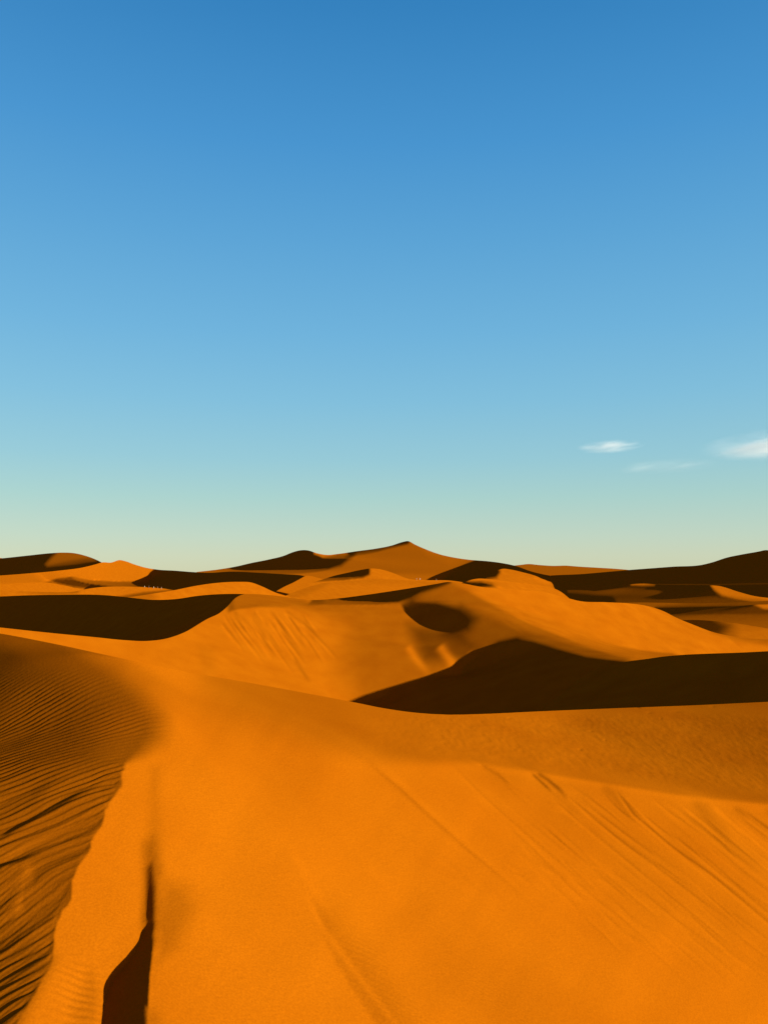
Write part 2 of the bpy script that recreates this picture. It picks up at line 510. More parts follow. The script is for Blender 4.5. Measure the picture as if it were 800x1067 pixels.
# ================================================================== FOREGROUND DUNE
brink = jag([(131, 796, 2.5), (128, 806, 1.5), (126, 820, 1.5), (117, 832, 1.5), (110, 845, 1.2), (106, 860, 1.2), (97, 873, 1.2), (93, 888, 1.2),
             (80, 905, 1.2), (75, 918, 1.2), (74, 938, 1.2), (62, 955, 1.2), (57, 975, 1.2), (55, 1000, 1.2), (45, 1020, 1.2), (38, 1035, 1.2), (26, 1052, 1.2), (15, 1070, 1.2), (-10, 1110, 1.5), (-40, 1190, 2)], 3, 1.1, 3)
fg_areas = [
    # wind-rippled windward flank left of the brink
    ([(-220, 600, 8), (0, 640, 8), (60, 660, 14), (120, 690, 24), (150, 715, 26), (170, 745, 24), (168, 770, 20), (150, 785, 12)] + brink + [(-60, 1300, 3), (-220, 1300, 5)], 0.215),
    ([(-220, 600, 30), (0, 668, 16), (60, 690, 26), (115, 735, 34), (95, 790, 34), (30, 815, 30), (-220, 850, 30)], 0.10),
    ([(-220, 660, 14), (-40, 668, 16), (12, 684, 18), (25, 705, 24), (5, 735, 24), (-20, 760, 18), (-220, 780, 20)], 0.045),
    ([(-220, 985, 30), (20, 970, 26), (52, 1000, 20), (28, 1048, 16), (-20, 1150, 16), (-220, 1200, 16)], 0.10),
    # long top of the dune and the plateau to the right
    ([(190, 680, 16), (330, 700, 12), (465, 720, 10), (800, 700, 10), (980, 700, 10), (980, 866, 5), (800, 839, 3), (700, 828, 2.5), (620, 815, 2.5), (560, 805, 3),
      (500, 796, 5), (440, 794, 8), (390, 790, 14), (300, 765, 30), (225, 735, 30)], 0.43),
    ([(620, 700, 20), (980, 690, 20), (980, 862, 6), (800, 836, 4), (720, 820, 14), (640, 790, 30), (590, 760, 30)], 0.31),
    ([(700, 715, 24), (980, 690, 20), (980, 820, 20), (800, 800, 24), (730, 765, 30)], 0.25),
    # slip face, a little weaker where it has avalanched
    ([(480, 800, 10), (600, 815, 6), (800, 845, 6), (980, 875, 6), (980, 1060, 30), (800, 1010, 40), (640, 930, 40)], 0.57),
    # hollow under the small second brink
    ([(172, 915, 14), (196, 925, 16), (204, 945, 16), (186, 985, 14), (168, 1000, 10), (164, 960, 8)], 0.45),
    ([(158, 800, 9), (165, 800, 9), (168, 870, 9), (168, 910, 9), (154, 910, 9), (154, 860, 9)], 0.52),
    ([(150, 880, 10), (160, 872, 10), (167, 905, 8), (166, 940, 8), (163, 980, 5), (157, 1000, 3), (150, 985, 4), (147, 960, 5), (150, 920, 7)], 0.33),
    ([(154, 905, 5), (158, 900, 4), (161, 925, 4), (161, 960, 3), (159, 990, 1.6), (156, 1020, 1.2), (154, 1067, 1.0), (150, 1180, 1.2), (136, 1300, 2), (70, 1300, 2), (88, 1180, 1.2),
      (107, 1067, 1.0), (109, 1045, 1.0), (114, 1027, 1.0), (121, 1016, 1.0), (131, 1006, 1.0), (141, 991, 1.0), (148, 975, 1.2), (153, 962, 1.5), (153, 940, 3)], -0.03),
    ([(153, 1050, 4), (165, 1056, 10), (180, 1078, 14), (170, 1110, 14), (152, 1110, 2)], 0.5),
    ([(75, 1050, 10), (95, 1010, 10), (102, 1030, 5), (97, 1090, 5), (70, 1110, 10)], 0.5),
    # broad faint dells low on the slip face
    ([(325, 940, 10), (345, 955, 16), (378, 985, 18), (430, 1067, 22), (470, 1150, 24), (400, 1080, 3), (350, 1003, 3), (335, 970, 5)], 0.53),
    ([(440, 950, 45), (520, 1000, 45), (640, 1080, 45), (560, 1130, 45), (450, 1040, 45)], 0.58),
]
fg_rills = [
    ([(318, 930), (335, 965), (372, 1015), (412, 1067), (440, 1100)], 3.0, 0.10, 'rib'),
    ([(385, 794), (420, 822), (450, 850), (490, 885), (540, 925), (590, 960)], 3.0, -0.11, 'groove'),
    ([(467, 796), (505, 832), (545, 868), (600, 915), (670, 965), (740, 1000)], 1.7, 0.10, 'groove'),
    ([(500, 797), (520, 808), (532, 818)], 1.6, 0.2, 'cut'),
    ([(558, 805), (570, 812), (582, 822), (592, 834)], 2.0, 0.30, 'cut'),
    ([(553, 805), (566, 817), (576, 826)], 1.3, 0.3, 'cut'),
    ([(592, 830), (620, 856), (650, 880), (690, 908), (730, 940), (800, 985)], 1.7, 0.14, 'groove'),
    ([(625, 817), (641, 830), (655, 846), (664, 858)], 5.0, 0.10, 'cut'),
    ([(640, 822), (660, 850), (700, 884), (740, 912), (800, 962), (860, 1005)], 1.7, 0.20, 'groove'),
    ([(660, 846), (700, 880), (720, 893)], 1.6, 0.12, 'rib'),
    ([(700, 870), (760, 920), (830, 975)], 1.6, 0.14, 'groove'),
    ([(738, 837), (760, 856), (790, 878), (840, 910)], 2.4, 0.13, 'rib'),
    ([(720, 832), (735, 850), (760, 880), (800, 905)], 6.0, 0.10, 'cut'),
    ([(762, 840), (785, 855), (830, 884)], 3.0, 0.14, 'cut'),
    ([(795, 842), (820, 862), (860, 890)], 3.0, 0.14, 'cut'),
    ([(420, 870), (470, 905), (540, 965)], 2.0, 0.05, 'groove'),
    ([(300, 880), (330, 930), (350, 960)], 4.0, 0.035, 'rib'),
    ([(380, 900), (410, 935), (440, 960)], 4.0, 0.035, 'rib'),
    ([(-10, 880), (40, 850), (80, 828), (110, 815)], 2.0, 0.22, 'cut'),
    ([(-10, 905), (20, 897), (45, 888)], 2.0, 0.20, 'cut'),
    ([(-10, 900), (60, 865), (110, 838), (124, 828)], 3.0, 0.08, 'rib'),
    ([(-10, 855), (30, 835), (70, 800)], 7.0, 0.07, 'cut'),
    ([(15, 960), (30, 905), (28, 940)], 6.0, 0.10, 'rib'),
]
rr = random.Random(11)
for k in range(260):                     # fine sand-flow lines on the avalanching face
    u0 = rr.uniform(400, 940)
    f0 = rr.random() ** 1.4
    v0 = 800 + max(0, u0 - 470) * 0.14 + f0 * 150
    ln = rr.uniform(25, 130) * (1 - 0.4 * f0)
    sl = rr.uniform(0.70, 0.86)
    pts = [(u0 + ln * t, v0 + ln * sl * t + 6 * math.sin(t * 3 + k) * 0.3) for t in (0, .33, .66, 1)]
    edge = min(1, max(0.25, (u0 - 420) / 160))
    fg_rills.append((pts, rr.uniform(0.8, 1.5), rr.uniform(0.04, 0.15) * edge * rr.choice((1, 1, -1)), 'groove'))

def crest_phase(X, Y, V, lam, keys, degs):
    """Ripple phase whose crests run at the wanted bearing over the surface, by least squares."""
    psi = np.radians(np.interp(V, keys, degs))
    gx, gy = np.sin(psi) / lam, -np.cos(psi) / lam
    hx, hy = 0.5 * (gx[:, 1:] + gx[:, :-1]), 0.5 * (gy[:, 1:] + gy[:, :-1])
    vx, vy = 0.5 * (gx[1:] + gx[:-1]), 0.5 * (gy[1:] + gy[:-1])
    return poisson(hx * np.diff(X, axis=1) + hy * np.diff(Y, axis=1), vx * np.diff(X, axis=0) + vy * np.diff(Y, axis=0))

def fg_relief(X, Y, Z, U, V):
    """Wind ripples on the left flank: real height, crests fanning out from the brink."""
    n = 420
    P = np.zeros_like(X)
    P[:, :n] = crest_phase(X[:, :n], Y[:, :n], V[:, :n], 0.142, [700, 770, 850, 900, 985, 1067], [6, 12, 36, 50, 60, 64])
    wx = 0.9 * value_noise(X * 0.55, Y * 0.5, 1) + 0.45 * value_noise(X * 1.3, Y * 1.2, 2) + 0.16 * value_noise(X * 4.5, Y * 3.5, 8)
    ph = (P + wx) * 2 * math.pi
    wv = np.sin(ph + 0.55 * np.sin(ph)) * (0.75 + 0.5 * value_noise(X * 1.3 + 9, Y * 1.1, 3))
    ph2 = (P * 0.37 + 0.8 * value_noise(X * 0.7, Y * 0.8, 4)) * 2 * math.pi
    wv2 = np.sin(ph2 + 0.8 * np.sin(ph2)) * (0.6 + 0.6 * value_noise(X * 0.8 + 3, Y * 0.9, 14))
    ph3 = (P * 2.1 + 0.6 * value_noise(X * 2.5, Y * 2.2, 15)) * 2 * math.pi
    wv = wv + 0.22 * np.sin(ph3)
    # where the flank is rippled
    edge_u = np.interp(V, [660, 690, 720, 760, 797, 830, 865, 900, 950, 1005, 1067, 1200], [80, 165, 195, 200, 134, 118, 104, 86, 62, 54, 18, -45])
    sft = np.interp(V, [660, 780, 800, 1100], [75, 70, 6, 6])
    m = np.clip((edge_u - U) / sft, 0, 1)
    m = m * m * (3 - 2 * m)
    mt = np.clip((V - np.interp(U, [-160, 0, 150, 200], [655, 672, 705, 720])) / 45, 0, 1)
    amp = m * mt * (0.55 + 0.45 * np.clip((860 - V) / 60, 0, 1) + 0.25 * np.clip((V - 900) / 60, 0, 1))
    amp = amp * (0.75 + 0.25 * value_noise(X * 0.9, Y * 0.6, 5))
    dz = amp * (0.0080 * wv + 0.017 * wv2 * np.clip((V - 780) / 60, 0, 1))
    # faint small ripples over the plateau and low dells
    lm = 0.11
    pt = X * 0.8 + Y * 0.35 + 0.1 * value_noise(X, Y, 6)
    mp = np.clip((V - 740) / 10, 0, 1) * np.clip((np.interp(U, [380, 470, 620, 800, 960], [785, 790, 810, 835, 860]) - V) / 12, 0, 1) * np.clip((U - 350) / 120, 0, 1)
    dz = dz + mp * (0.0035 * value_noise(X * 5 + Y * 0.6, Y * 2.0, 12) + 0.003 * value_noise(X * 11, Y * 4.0, 13) + 0.003 * value_noise(X * 0.9, Y * 0.5, 17))
    for fu, fv, fr in ((665, 737.2, 2.2), (704, 741.5, 5), (676, 742.5, 3), (573, 756.5, 1.8), (615, 762, 2.2), (742, 736.2, 2.6), (530, 748.5, 1.8), (630, 771, 1.3), (604, 781, 1.6), (688, 749, 1.2)):
        dz = dz - 0.009 * np.exp(-((U - fu) / fr) ** 2 - ((V - fv) / 0.9) ** 2)
    # crumbling lip of the small inner brink
    dz = dz + 0.008 * value_noise(Y * 7.0, X * 3.0, 18) * np.exp(-((U - 157) / 6.0) ** 2) * np.clip((V - 945) / 15, 0, 1)
    md = np.exp(-((U - 385 - (V - 1010) * 0.75) / 26.0) ** 2) * np.clip((V - 950) / 40, 0, 1) + 0.7 * np.exp(-((U - 480 - (V - 1000) * 0.8) / 28.0) ** 2) * np.clip((V - 950) / 40, 0, 1)
    dz = dz + md * 0.0016 * np.sin((X * 0.25 + Y * 0.97 + 0.05 * value_noise(X * 2, Y * 2, 9)) / 0.085 * 2 * math.pi)
    ms = np.exp(-((U - 80) / 22.0) ** 2) * np.clip((V - 990) / 25, 0, 1)
    dz = dz + ms * 0.0022 * np.sin((X * 0.35 - Y * 0.93 + 0.05 * value_noise(X * 2, Y * 2, 10)) / 0.10 * 2 * math.pi)
    return dz

FG_TOP = [(-220, 642), (-100, 648), (0, 660), (60, 671.5), (120, 684.5), (200, 701), (260, 711.5), (320, 722.5), (370, 732), (400, 738), (435, 742.8), (465, 744.6), (500, 744), (560, 741.3), (640, 738), (720, 735), (800, 731.3), (980, 724)]
dune('foreground_dune', 'big near orange dune with a rippled left flank, a crumbling brink and an avalanche-streaked slip face', FG_TOP, 1210, 13.8, (400, 800),
     0.64, fg_areas, fg_rills, step=1.0, margin=0.12, relief=fg_relief)

# ================================================================== MIDDLE DUNE
dune('pool_ridge', 'shaded ridge in the wide dark hollow between the near dune and the bright ridge on the right',
     [(560, 745), (585, 722), (612, 702), (635, 693), (655, 689), (672, 686.8), (690, 684.2), (710, 682.4), (740, 681), (770, 680), (800, 678.5), (880, 673), (980, 664)], 800, 50, (760, 700), -0.03, [([(540, 660, 4), (980, 650, 4), (980, 690, 9), (800, 700, 10), (700, 705, 10), (560, 720, 8)], -0.30), ([(700, 655, 4), (980, 655, 4), (980, 684, 3), (800, 687, 3), (740, 688, 3), (700, 688, 3)], -0.10)], dark_t=-0.3,
     step=1.0, margin=0.06, plan=((4, 8, 50, True), (2, 4, 30, True), (1, 2, 20, True)))
mid_areas = [
    ([(244, 590, 4), (330, 600, 4), (300, 632, 2), (270, 632, 1.5), (248, 634.5, 1.5), (238, 638, 2), (236, 630, 5)], 0.24),
    # packed top of the hump
    ([(262, 590, 3), (480, 590, 5), (470, 650, 25), (410, 655, 28), (345, 642, 14), (300, 632, 3), (270, 631.5, 2), (245, 634, 2), (240, 620, 6)], 0.36),
    ([(360, 640, 26), (480, 620, 20), (480, 700, 20), (430, 740, 20), (380, 745, 18), (355, 700, 28)], 0.36),
    ([(425, 652, 10), (470, 652, 10), (540, 655, 10), (510, 690, 10), (470, 690, 10), (440, 690, 12)], 0.13),
    ([(484, 636, 8), (505, 634, 6), (545, 656, 5), (520, 670, 8), (490, 676, 10), (462, 662, 10)], 0.045),
    # ridge of the third dune: packed strip under the brink
    ([(436, 606, 5), (462, 600, 4), (470, 609, 2), (486, 615, 2.5), (512, 629, 3), (540, 643.5, 3.5), (587, 661, 3), (630, 672, 2), (665, 678, 1.5), (700, 681, 1.2), (720, 690, 2), (640, 700, 5), (560, 690, 10), (500, 668, 10), (455, 640, 12), (430, 625, 6)], 0.31),
    ([(480, 630, 8), (540, 655, 6), (600, 672, 4), (660, 684, 3), (640, 696, 4), (540, 685, 6), (490, 668, 8)], 0.17),
    # cast dark patch in the saddle
    ([(418, 630, 1.5), (421, 636, 0.8), (430, 643.5, 0.8), (441, 650.5, 0.8), (455, 656, 1.5), (470, 658, 4), (488, 656, 8), (494, 646, 12), (480, 634, 9), (455, 628, 5), (430, 627, 2.5)], -0.10),
    # thin dark windward wedge behind it
    ([(322, 628.5, 1), (326, 624.5, 1), (380, 590, 1), (475, 590, 1), (470, 607, 1), (456, 612, 4), (438, 618, 6), (428, 624, 5), (415, 627.2, 2), (380, 626.8, 1.2), (350, 626.4, 0.8)], -0.10),
    # big shaded bowl
    ([(980, 700, 2), (800, 700, 2), (740, 697, 2), (700, 692, 2), (672, 690, 2.5), (645, 689, 3), (610, 685, 3.5), (580, 677, 4.5), (555, 669, 5), (538, 665.5, 5), (520, 669, 4.5), (502, 678, 3), (488, 690, 1.8), (482, 696, 1.2), (481, 703, 1.2),
      (462, 705, 2.5), (445, 706.5, 3), (425, 712, 4), (405, 722, 5), (390, 730, 4), (372, 737, 4), (360, 820, 4), (980, 820, 4)], -0.12),
    # far right shoulder
    ([(690, 620, 3), (720, 640, 2), (742, 658.5, 2), (764, 666, 4), (800, 672, 6), (980, 660, 8), (980, 600, 4)], 0.32),
    ([(205, 672, 6), (222, 675, 5), (224, 700, 6), (210, 705, 6)], 0.55),
]
mid_rills = [
    ([(424, 672), (433, 686), (449, 705)], 4.0, 0.22, 'rib'),
    ([(457, 672), (466, 684), (480, 702)], 5.0, 0.34, 'rib'),
    ([(488, 678), (496, 690)], 4.0, 0.12, 'rib'),
    ([(450, 706), (470, 722), (490, 730)], 3.0, 0.10, 'rib'),
    ([(482, 703), (505, 720), (525, 727)], 3.0, 0.10, 'rib'),
    ([(500, 694), (525, 712), (545, 722)], 3.0, 0.08, 'rib'),
    ([(244, 636), (252, 650), (258, 662)], 1.5, 0.16, 'cut'),
    ([(248, 640), (262, 655), (285, 672)], 1.3, 0.10, 'groove'),
    ([(296, 636), (305, 644), (318, 652), (345, 680), (352, 688)], 1.5, 0.16, 'groove'),
    ([(305, 684), (318, 704), (324, 712)], 1.6, 0.14, 'cut'),
    ([(480, 612), (540, 632), (600, 650)], 1.5, 0.05, 'rib'),
]
for k in range(60):
    u0 = rr.uniform(228, 318); v0 = 635 + (rr.random() ** 1.3) * 30 + abs(u0 - 275) * 0.10
    ln = rr.uniform(10, 42)
    pts = [(u0 + ln * t * 0.72, v0 + ln * t) for t in (0, .5, 1)]
    mid_rills.append((pts, rr.uniform(0.9, 1.6), rr.uniform(0.05, 0.17) * rr.choice((1, 1, -1)), 'groove'))
for k in range(40):
    u0 = rr.uniform(520, 760); v0 = 622 + max(0, u0 - 600) * 0.2 + rr.random() * 30
    ln = rr.uniform(8, 25)
    mid_rills.append(([(u0 + ln * t, v0 + ln * t * 0.75) for t in (0, .5, 1)], rr.uniform(0.8, 1.3), rr.uniform(0.01, 0.045), 'groove'))
MID_TOP = [(-220, 632), (-100, 643), (0, 653.8), (60, 660.2), (100, 664), (130, 667), (155, 667.8), (175, 665), (192, 659), (216, 645), (230, 638), (238, 631), (245, 623.5), (252, 619.8), (262, 619), (275, 619.6), (290, 621), (325, 625.2), (350, 623.7), (380, 620), (420, 614), (455, 608.3), (466, 606.5), (478, 607.3), (500, 611.3), (520, 613.5), (545, 615.2), (565, 616.5), (585, 621.5), (605, 626.5),
           (630, 627.5), (655, 628.8), (672, 631), (690, 636.5), (705, 644), (722, 651), (742, 658.5), (770, 664), (800, 666.5), (880, 668), (980, 664)]
dune('middle_dune', 'large lit dune behind the near one, with a streaked hump, a shaded bowl and a bright ridge on its right', MID_TOP, 800, 92, (300, 715), 0.60,
     mid_areas, mid_rills, step=1.0, margin=0.06)

# ================================================================== DUNES BEYOND
def far(name, label, top, vbot, dist, anchor, base, areas=(), step=1.0, margin=0.12, **kw):
    return dune(name, label, top, vbot, dist, anchor, base, areas, (), step=step, margin=margin, plan=((4, 8, 50, True), (2, 4, 30, True), (1, 3, 20, True)), vpad=3, **kw)

far('shaded_flank_dune', 'broad dune flank in deep shade on the left, below the small bright dune and above the sunlit slope',
    [(-220, 626), (-100, 623), (0, 621.5), (30, 620.3), (60, 619.8), (110, 620.2), (130, 622), (160, 625), (185, 624), (205, 621), (235, 618.9), (262, 619.5), (290, 624), (320, 634)], 690, 140, (150, 650), -0.04, dark_t=-0.3, areas=
    [([(40, 632, 6), (100, 628, 6), (170, 632, 6), (200, 640, 6), (150, 655, 6), (90, 655, 6), (40, 645, 6)], -0.13), ([(-220, 628, 4), (0, 628, 4), (60, 640, 6), (-20, 652, 6), (-220, 640, 5)], -0.06),
     ([(120, 668, 3), (160, 662.5, 3), (186, 655, 4), (205, 646, 4), (228, 636, 4), (240, 640, 3), (220, 655, 3), (160, 680, 3), (110, 680, 3)], 0.16)])
far('bright_dune', 'small bright sunlit dune behind the shaded left flank of the middle dune',
    [(112, 627), (125, 623.3), (140, 621.5), (160, 618.5), (180, 615.3), (205, 610.3), (225, 607.5), (248, 606.3), (262, 607), (273, 611), (286, 617), (300, 621.5), (325, 630)], 640, 260, (230, 615), 0.62,
    [([(100, 610, 3), (150, 612, 6), (165, 622, 6), (140, 640, 4), (100, 640, 3)], 0.42)])
far('lit_mound', 'low bright mound at the foot of the high peak, with a shaded notch',
    [(470, 612), (482, 607), (497, 603), (512, 603.8), (530, 606), (550, 608.3), (565, 610.5), (573, 611.8), (583, 616), (600, 630)], 640, 330, (540, 612), 0.56,
    [([(470, 600, 1), (488, 606, 1), (500, 606, 1), (512, 608, 1.5), (518, 611, 2), (505, 612, 1), (470, 618, 1)], -0.08)])
far('rounded_mound', 'rounded orange mound just behind the low bright mound',
    [(496, 612), (508, 601), (516, 595.5), (523, 592.8), (532, 593.5), (545, 596.5), (556, 599.5), (560, 601), (563, 602.5), (570, 605.3), (576, 609.5), (577, 612), (590, 622)], 635, 400, (540, 602), 0.50,
    [([(490, 590, 1.5), (517, 590, 2), (521, 596, 2), (517, 602, 3), (490, 606, 2)], -0.06), ([(556, 600.5, 1), (570, 605.5, 1), (576, 610, 1), (568, 608, 1), (556, 603.5, 1)], 0.62)])
far('brown_dune', 'low soft brown dune right behind the bright ridge on the right',
    [(660, 655), (685, 641), (700, 646), (712, 646), (725, 646), (745, 647.3), (770, 650), (800, 655), (880, 662), (980, 664)], 685, 330, (750, 655), 0.30,
    [([(660, 630, 3), (735, 640, 4), (760, 652, 8), (750, 664, 10), (700, 664, 6)], 0.02), ([(770, 654, 6), (980, 655, 6), (980, 690, 6), (760, 690, 6)], 0.42)])
far('grey_dune', 'flat shaded dune above the low brown dune on the right, with a lit tip at its right end',
    [(640, 650), (670, 643), (705, 639.8), (740, 634.5), (770, 631.5), (788, 630), (800, 629.8), (880, 628), (980, 632)], 668, 520, (750, 645), 0.04,
    [([(700, 644, 4), (800, 641, 4), (980, 641, 4), (980, 670, 3), (700, 670, 3)], 0.22), ([(782, 629, 1), (980, 626, 1), (980, 636, 2), (795, 634, 1.5)], 0.5)])
far('pale_brown_dune', 'thin pale brown dune strip just above the bright ridge on the right',
    [(540, 632), (570, 625), (600, 627.5), (630, 628), (670, 627.8), (720, 628.6), (760, 628), (800, 626), (980, 622)], 655, 660, (680, 632), 0.22,
    [([(682, 633, 2), (720, 632, 2.5), (770, 631, 2), (980, 628, 2), (980, 660, 2), (680, 660, 2)], -0.08)])
far('orange_dune', 'long orange dune in the centre in front of the dark oval shadow',
    [(284, 628), (296, 621.5), (308, 616.3), (322, 611.5), (336, 607.8), (350, 606.3), (372, 604.8), (390, 603.5), (412, 604), (430, 605), (450, 606), (470, 606), (500, 612)], 645, 380, (370, 615), 0.52,
    [([(284, 600, 2), (330, 600, 2), (345, 608, 2), (320, 620, 3), (300, 625, 3), (284, 635, 3)], 0.42), ([(345, 600, 2), (480, 600, 2), (480, 612, 3), (400, 609, 3), (345, 608, 2)], 0.46)])
far('crested_dune', 'dune with a dark oval windward side and a lit right shoulder below the high peak',
    [(322, 608), (336, 603.8), (348, 600), (362, 596.8), (376, 593.8), (384, 592.5), (394, 592.8), (405, 595.5), (415, 599.3), (424, 602.8), (440, 604.3), (470, 605), (500, 610)], 628, 600, (400, 600), 0.52,
    [([(318, 590, 1), (383, 586, 1), (385.5, 594, 1.5), (385, 599, 1.5), (378, 601.8, 1.2), (362, 603.4, 0.8), (345, 604.2, 0.8), (318, 606, 1)], -0.09)])
far('triangle_dune', 'tiny pointed lit dune left of the dark oval',
    [(274, 628), (284, 619), (295, 612), (306, 606.8), (313, 603), (319, 600), (324, 600.3), (334, 602.8), (346, 605.5), (360, 612)], 622, 780, (325, 604), 0.50)
far('left_strip_dune', 'thin lit dune strip behind the shaded flank on the left, tourists walking on it',
    [(-220, 618), (-60, 616), (0, 614.8), (45, 616.8), (78, 616.3), (90, 613.8), (105, 611.8), (130, 611.2), (155, 612), (172, 613.4), (184, 615.5), (205, 622)], 640, 640, (120, 616), 0.55,
    [([(122, 622, 1), (150, 617, 1), (180, 614.5, 1), (200, 616, 1), (200, 632, 1), (122, 632, 1)], 0.14), ([(20, 617, 1), (50, 617.6, 1), (84, 616, 1), (80, 618, 1), (50, 619, 1)], 0.2)])
far('left_lens_dune', 'low lens shaped lit dune at the left edge, below the rounded dune',
    [(-220, 613), (-60, 611), (0, 609), (28, 607.4), (48, 607), (62, 609), (76, 612), (84, 614), (96, 622)], 630, 760, (30, 612), 0.58)
far('sunlit_saddle_dune', 'wide dune on the left, bright with a small peak, deep in shade on its right half',
    [(-220, 606), (-60, 602), (0, 599.7), (30, 597.5), (60, 594.8), (88, 591), (100, 588), (107, 586), (116, 586.2), (125, 583.6), (131, 584.8), (140, 588), (152, 591.5), (165, 593.6), (182, 594.6), (200, 596), (218, 596.8), (240, 595.6), (270, 596.8), (300, 598.6), (314, 599.6), (322, 601.5), (330, 605), (345, 616)], 632, 900, (300, 605), 0.62,
    [([(-220, 590, 3), (20, 595, 4), (55, 597, 4), (70, 602, 4), (45, 608, 3), (-220, 615, 3)], 0.5),
     ([(46, 607.3, 1), (60, 603, 1.2), (74, 601.6, 1.6), (84, 604.2, 1), (100, 605.8, 0.8), (130, 606.8, 0.8), (154, 607.8, 0.8), (157, 604, 1), (156, 598, 1), (159, 594.5, 1), (166, 588, 1), (360, 585, 1), (360, 640, 1), (60, 640, 1), (90, 613, 1), (60, 609.6, 1)], -0.11)])
far('rounded_left_dune', 'big rounded dark dune on the left skyline with a dim orange cap',
    [(-220, 592), (-100, 588), (0, 582), (30, 578.8), (52, 576.5), (66, 575.8), (76, 576.2), (90, 579.3), (100, 583), (107, 586.5), (125, 596)], 615, 2300, (50, 588), -0.07,
    [([(54, 580, 4), (62, 574, 2), (90, 576, 2), (103, 584, 1.5), (90, 585, 2), (70, 588, 2.5), (50, 590.5, 3), (46, 588, 4)], 0.24)])
far('notch_ridge', 'dark ridge low on the right with one small lit crest',
    [(560, 606), (600, 606.5), (640, 608.2), (655, 609), (662, 608.4), (674, 608.2), (684, 609), (700, 609.3), (736, 609.8), (748, 610.5), (770, 617), (786, 621.2), (800, 623), (980, 632)], 645, 800, (760, 620), -0.05,
    [([(654, 605, 0.7), (684, 605, 0.7), (682, 609.0, 0.7), (668, 609.7, 0.7), (657, 609.6, 0.7)], 0.45),
     ([(737, 607, 1), (752, 605, 1), (980, 620, 1), (980, 634, 2), (800, 627, 2), (785, 626, 2.5), (768, 625.5, 3), (752, 621, 3), (744, 615, 3)], 0.5),
     ([(640, 622, 4), (740, 620, 4), (800, 628, 3), (980, 632, 4), (980, 650, 4), (640, 650, 4)], 0.07),
     ([(590, 613, 3), (640, 612, 3), (700, 613, 4), (722, 616, 5), (700, 622, 5), (640, 622, 4), (590, 618, 3)], 0.08)])
far('shaded_ridge', 'long dark ridge in front of the high dune on the right',
    [(490, 612), (530, 603), (556, 600), (575, 600.5), (600, 602.5), (640, 605), (680, 606.5), (720, 606), (760, 604.5), (800, 604), (980, 600)], 630, 1150, (800, 612), -0.09,
    [([(570, 604, 1.5), (640, 608.5, 1.5), (740, 607, 1.5), (980, 603, 2), (980, 606, 2), (740, 610, 1.5), (640, 612, 1.5), (570, 609, 1.5)], 0.08)])
far('high_right_dune', 'high dark dune rising to the right edge of the skyline',
    [(540, 604), (570, 600), (605, 598.2), (640, 595.2), (655, 593.9), (680, 592), (700, 590.5), (732, 588.3), (742, 585.8), (756, 581.2), (772, 577.8), (790, 574.6), (797, 573.2), (804, 573.8), (840, 575), (900, 570), (980, 580)], 625, 1500, (800, 600), -0.09,
    [([(792, 587, 1), (806, 586.2, 1), (830, 588, 1), (806, 590.8, 1), (796, 590.5, 1)], 0.4),
     ([(730, 588, 2), (980, 585, 2), (980, 596, 3), (780, 594, 3)], -0.04)])
far('high_peak_dune', 'highest dune of the skyline, its pointed peak lit orange and its left flank dark',
    [(205, 596), (228, 593.3), (245, 590.5), (262, 586.6), (280, 583), (296, 579), (305, 575.4), (313, 573.4), (321, 573.5), (330, 576.4), (341, 578.2), (352, 577.2), (372, 574.3), (392, 571.6), (408, 568.4), (420, 564.6), (425, 563.8), (432, 567.3), (445, 573), (458, 577.6), (472, 580.8), (490, 583.4), (508, 584.8), (522, 586.6), (538, 590), (552, 595), (570, 599.3), (600, 602), (660, 610)], 622, 3300, (430, 590), 0.28,
    [([(195, 602, 1), (200, 585, 1), (300, 565, 1), (322, 570, 0.8), (327, 574.5, 0.8), (336, 581, 2), (358, 580, 2), (373, 575, 2), (366, 581, 3.5), (355, 589, 4), (342, 592.5, 2), (320, 593.6, 1), (290, 594.2, 0.8), (225, 593.6, 0.8)], -0.10),
     ([(326, 570, 0.8), (345, 574, 0.8), (350, 578.5, 0.8), (336, 580.5, 1.5), (327, 577.5, 1)], 0.52),
     ([(350, 570, 1), (424, 555, 0.8), (426.5, 566.5, 0.6), (412, 569.8, 0.7), (395, 573.6, 0.8), (365, 578, 1.5)], -0.06),
     ([(432, 562, 2), (460, 575, 2), (490, 583, 2), (470, 588, 5), (445, 578, 5)], 0.33),
     ([(196, 594, 0.8), (345, 594, 1), (470, 600, 3), (460, 625, 2), (196, 625, 2)], 0.36),
     ([(460, 604.5, 0.8), (467, 599, 0.9), (476, 592, 1), (488, 586.5, 1), (500, 582, 0.8), (545, 583, 0.8), (670, 600, 0.8), (670, 630, 1), (450, 630, 1)], -0.11)])
far('distant_range', 'flat far orange dunes on the horizon right of the peak',
    [(480, 600), (515, 592), (530, 590), (542, 588.6), (551, 587.7), (560, 588.6), (576, 589.6), (590, 589.4), (600, 590.2), (620, 591.4), (640, 592.6), (652, 593.6), (680, 597), (720, 604)], 612, 6000, (590, 595), 0.27)
far('far_left_dune', 'tiny lit dune tip on the horizon at the left edge',
    [(-220, 584), (-80, 577), (-20, 579.5), (0, 581.3), (12, 583), (40, 592)], 606, 3500, (-5, 586), 0.5)

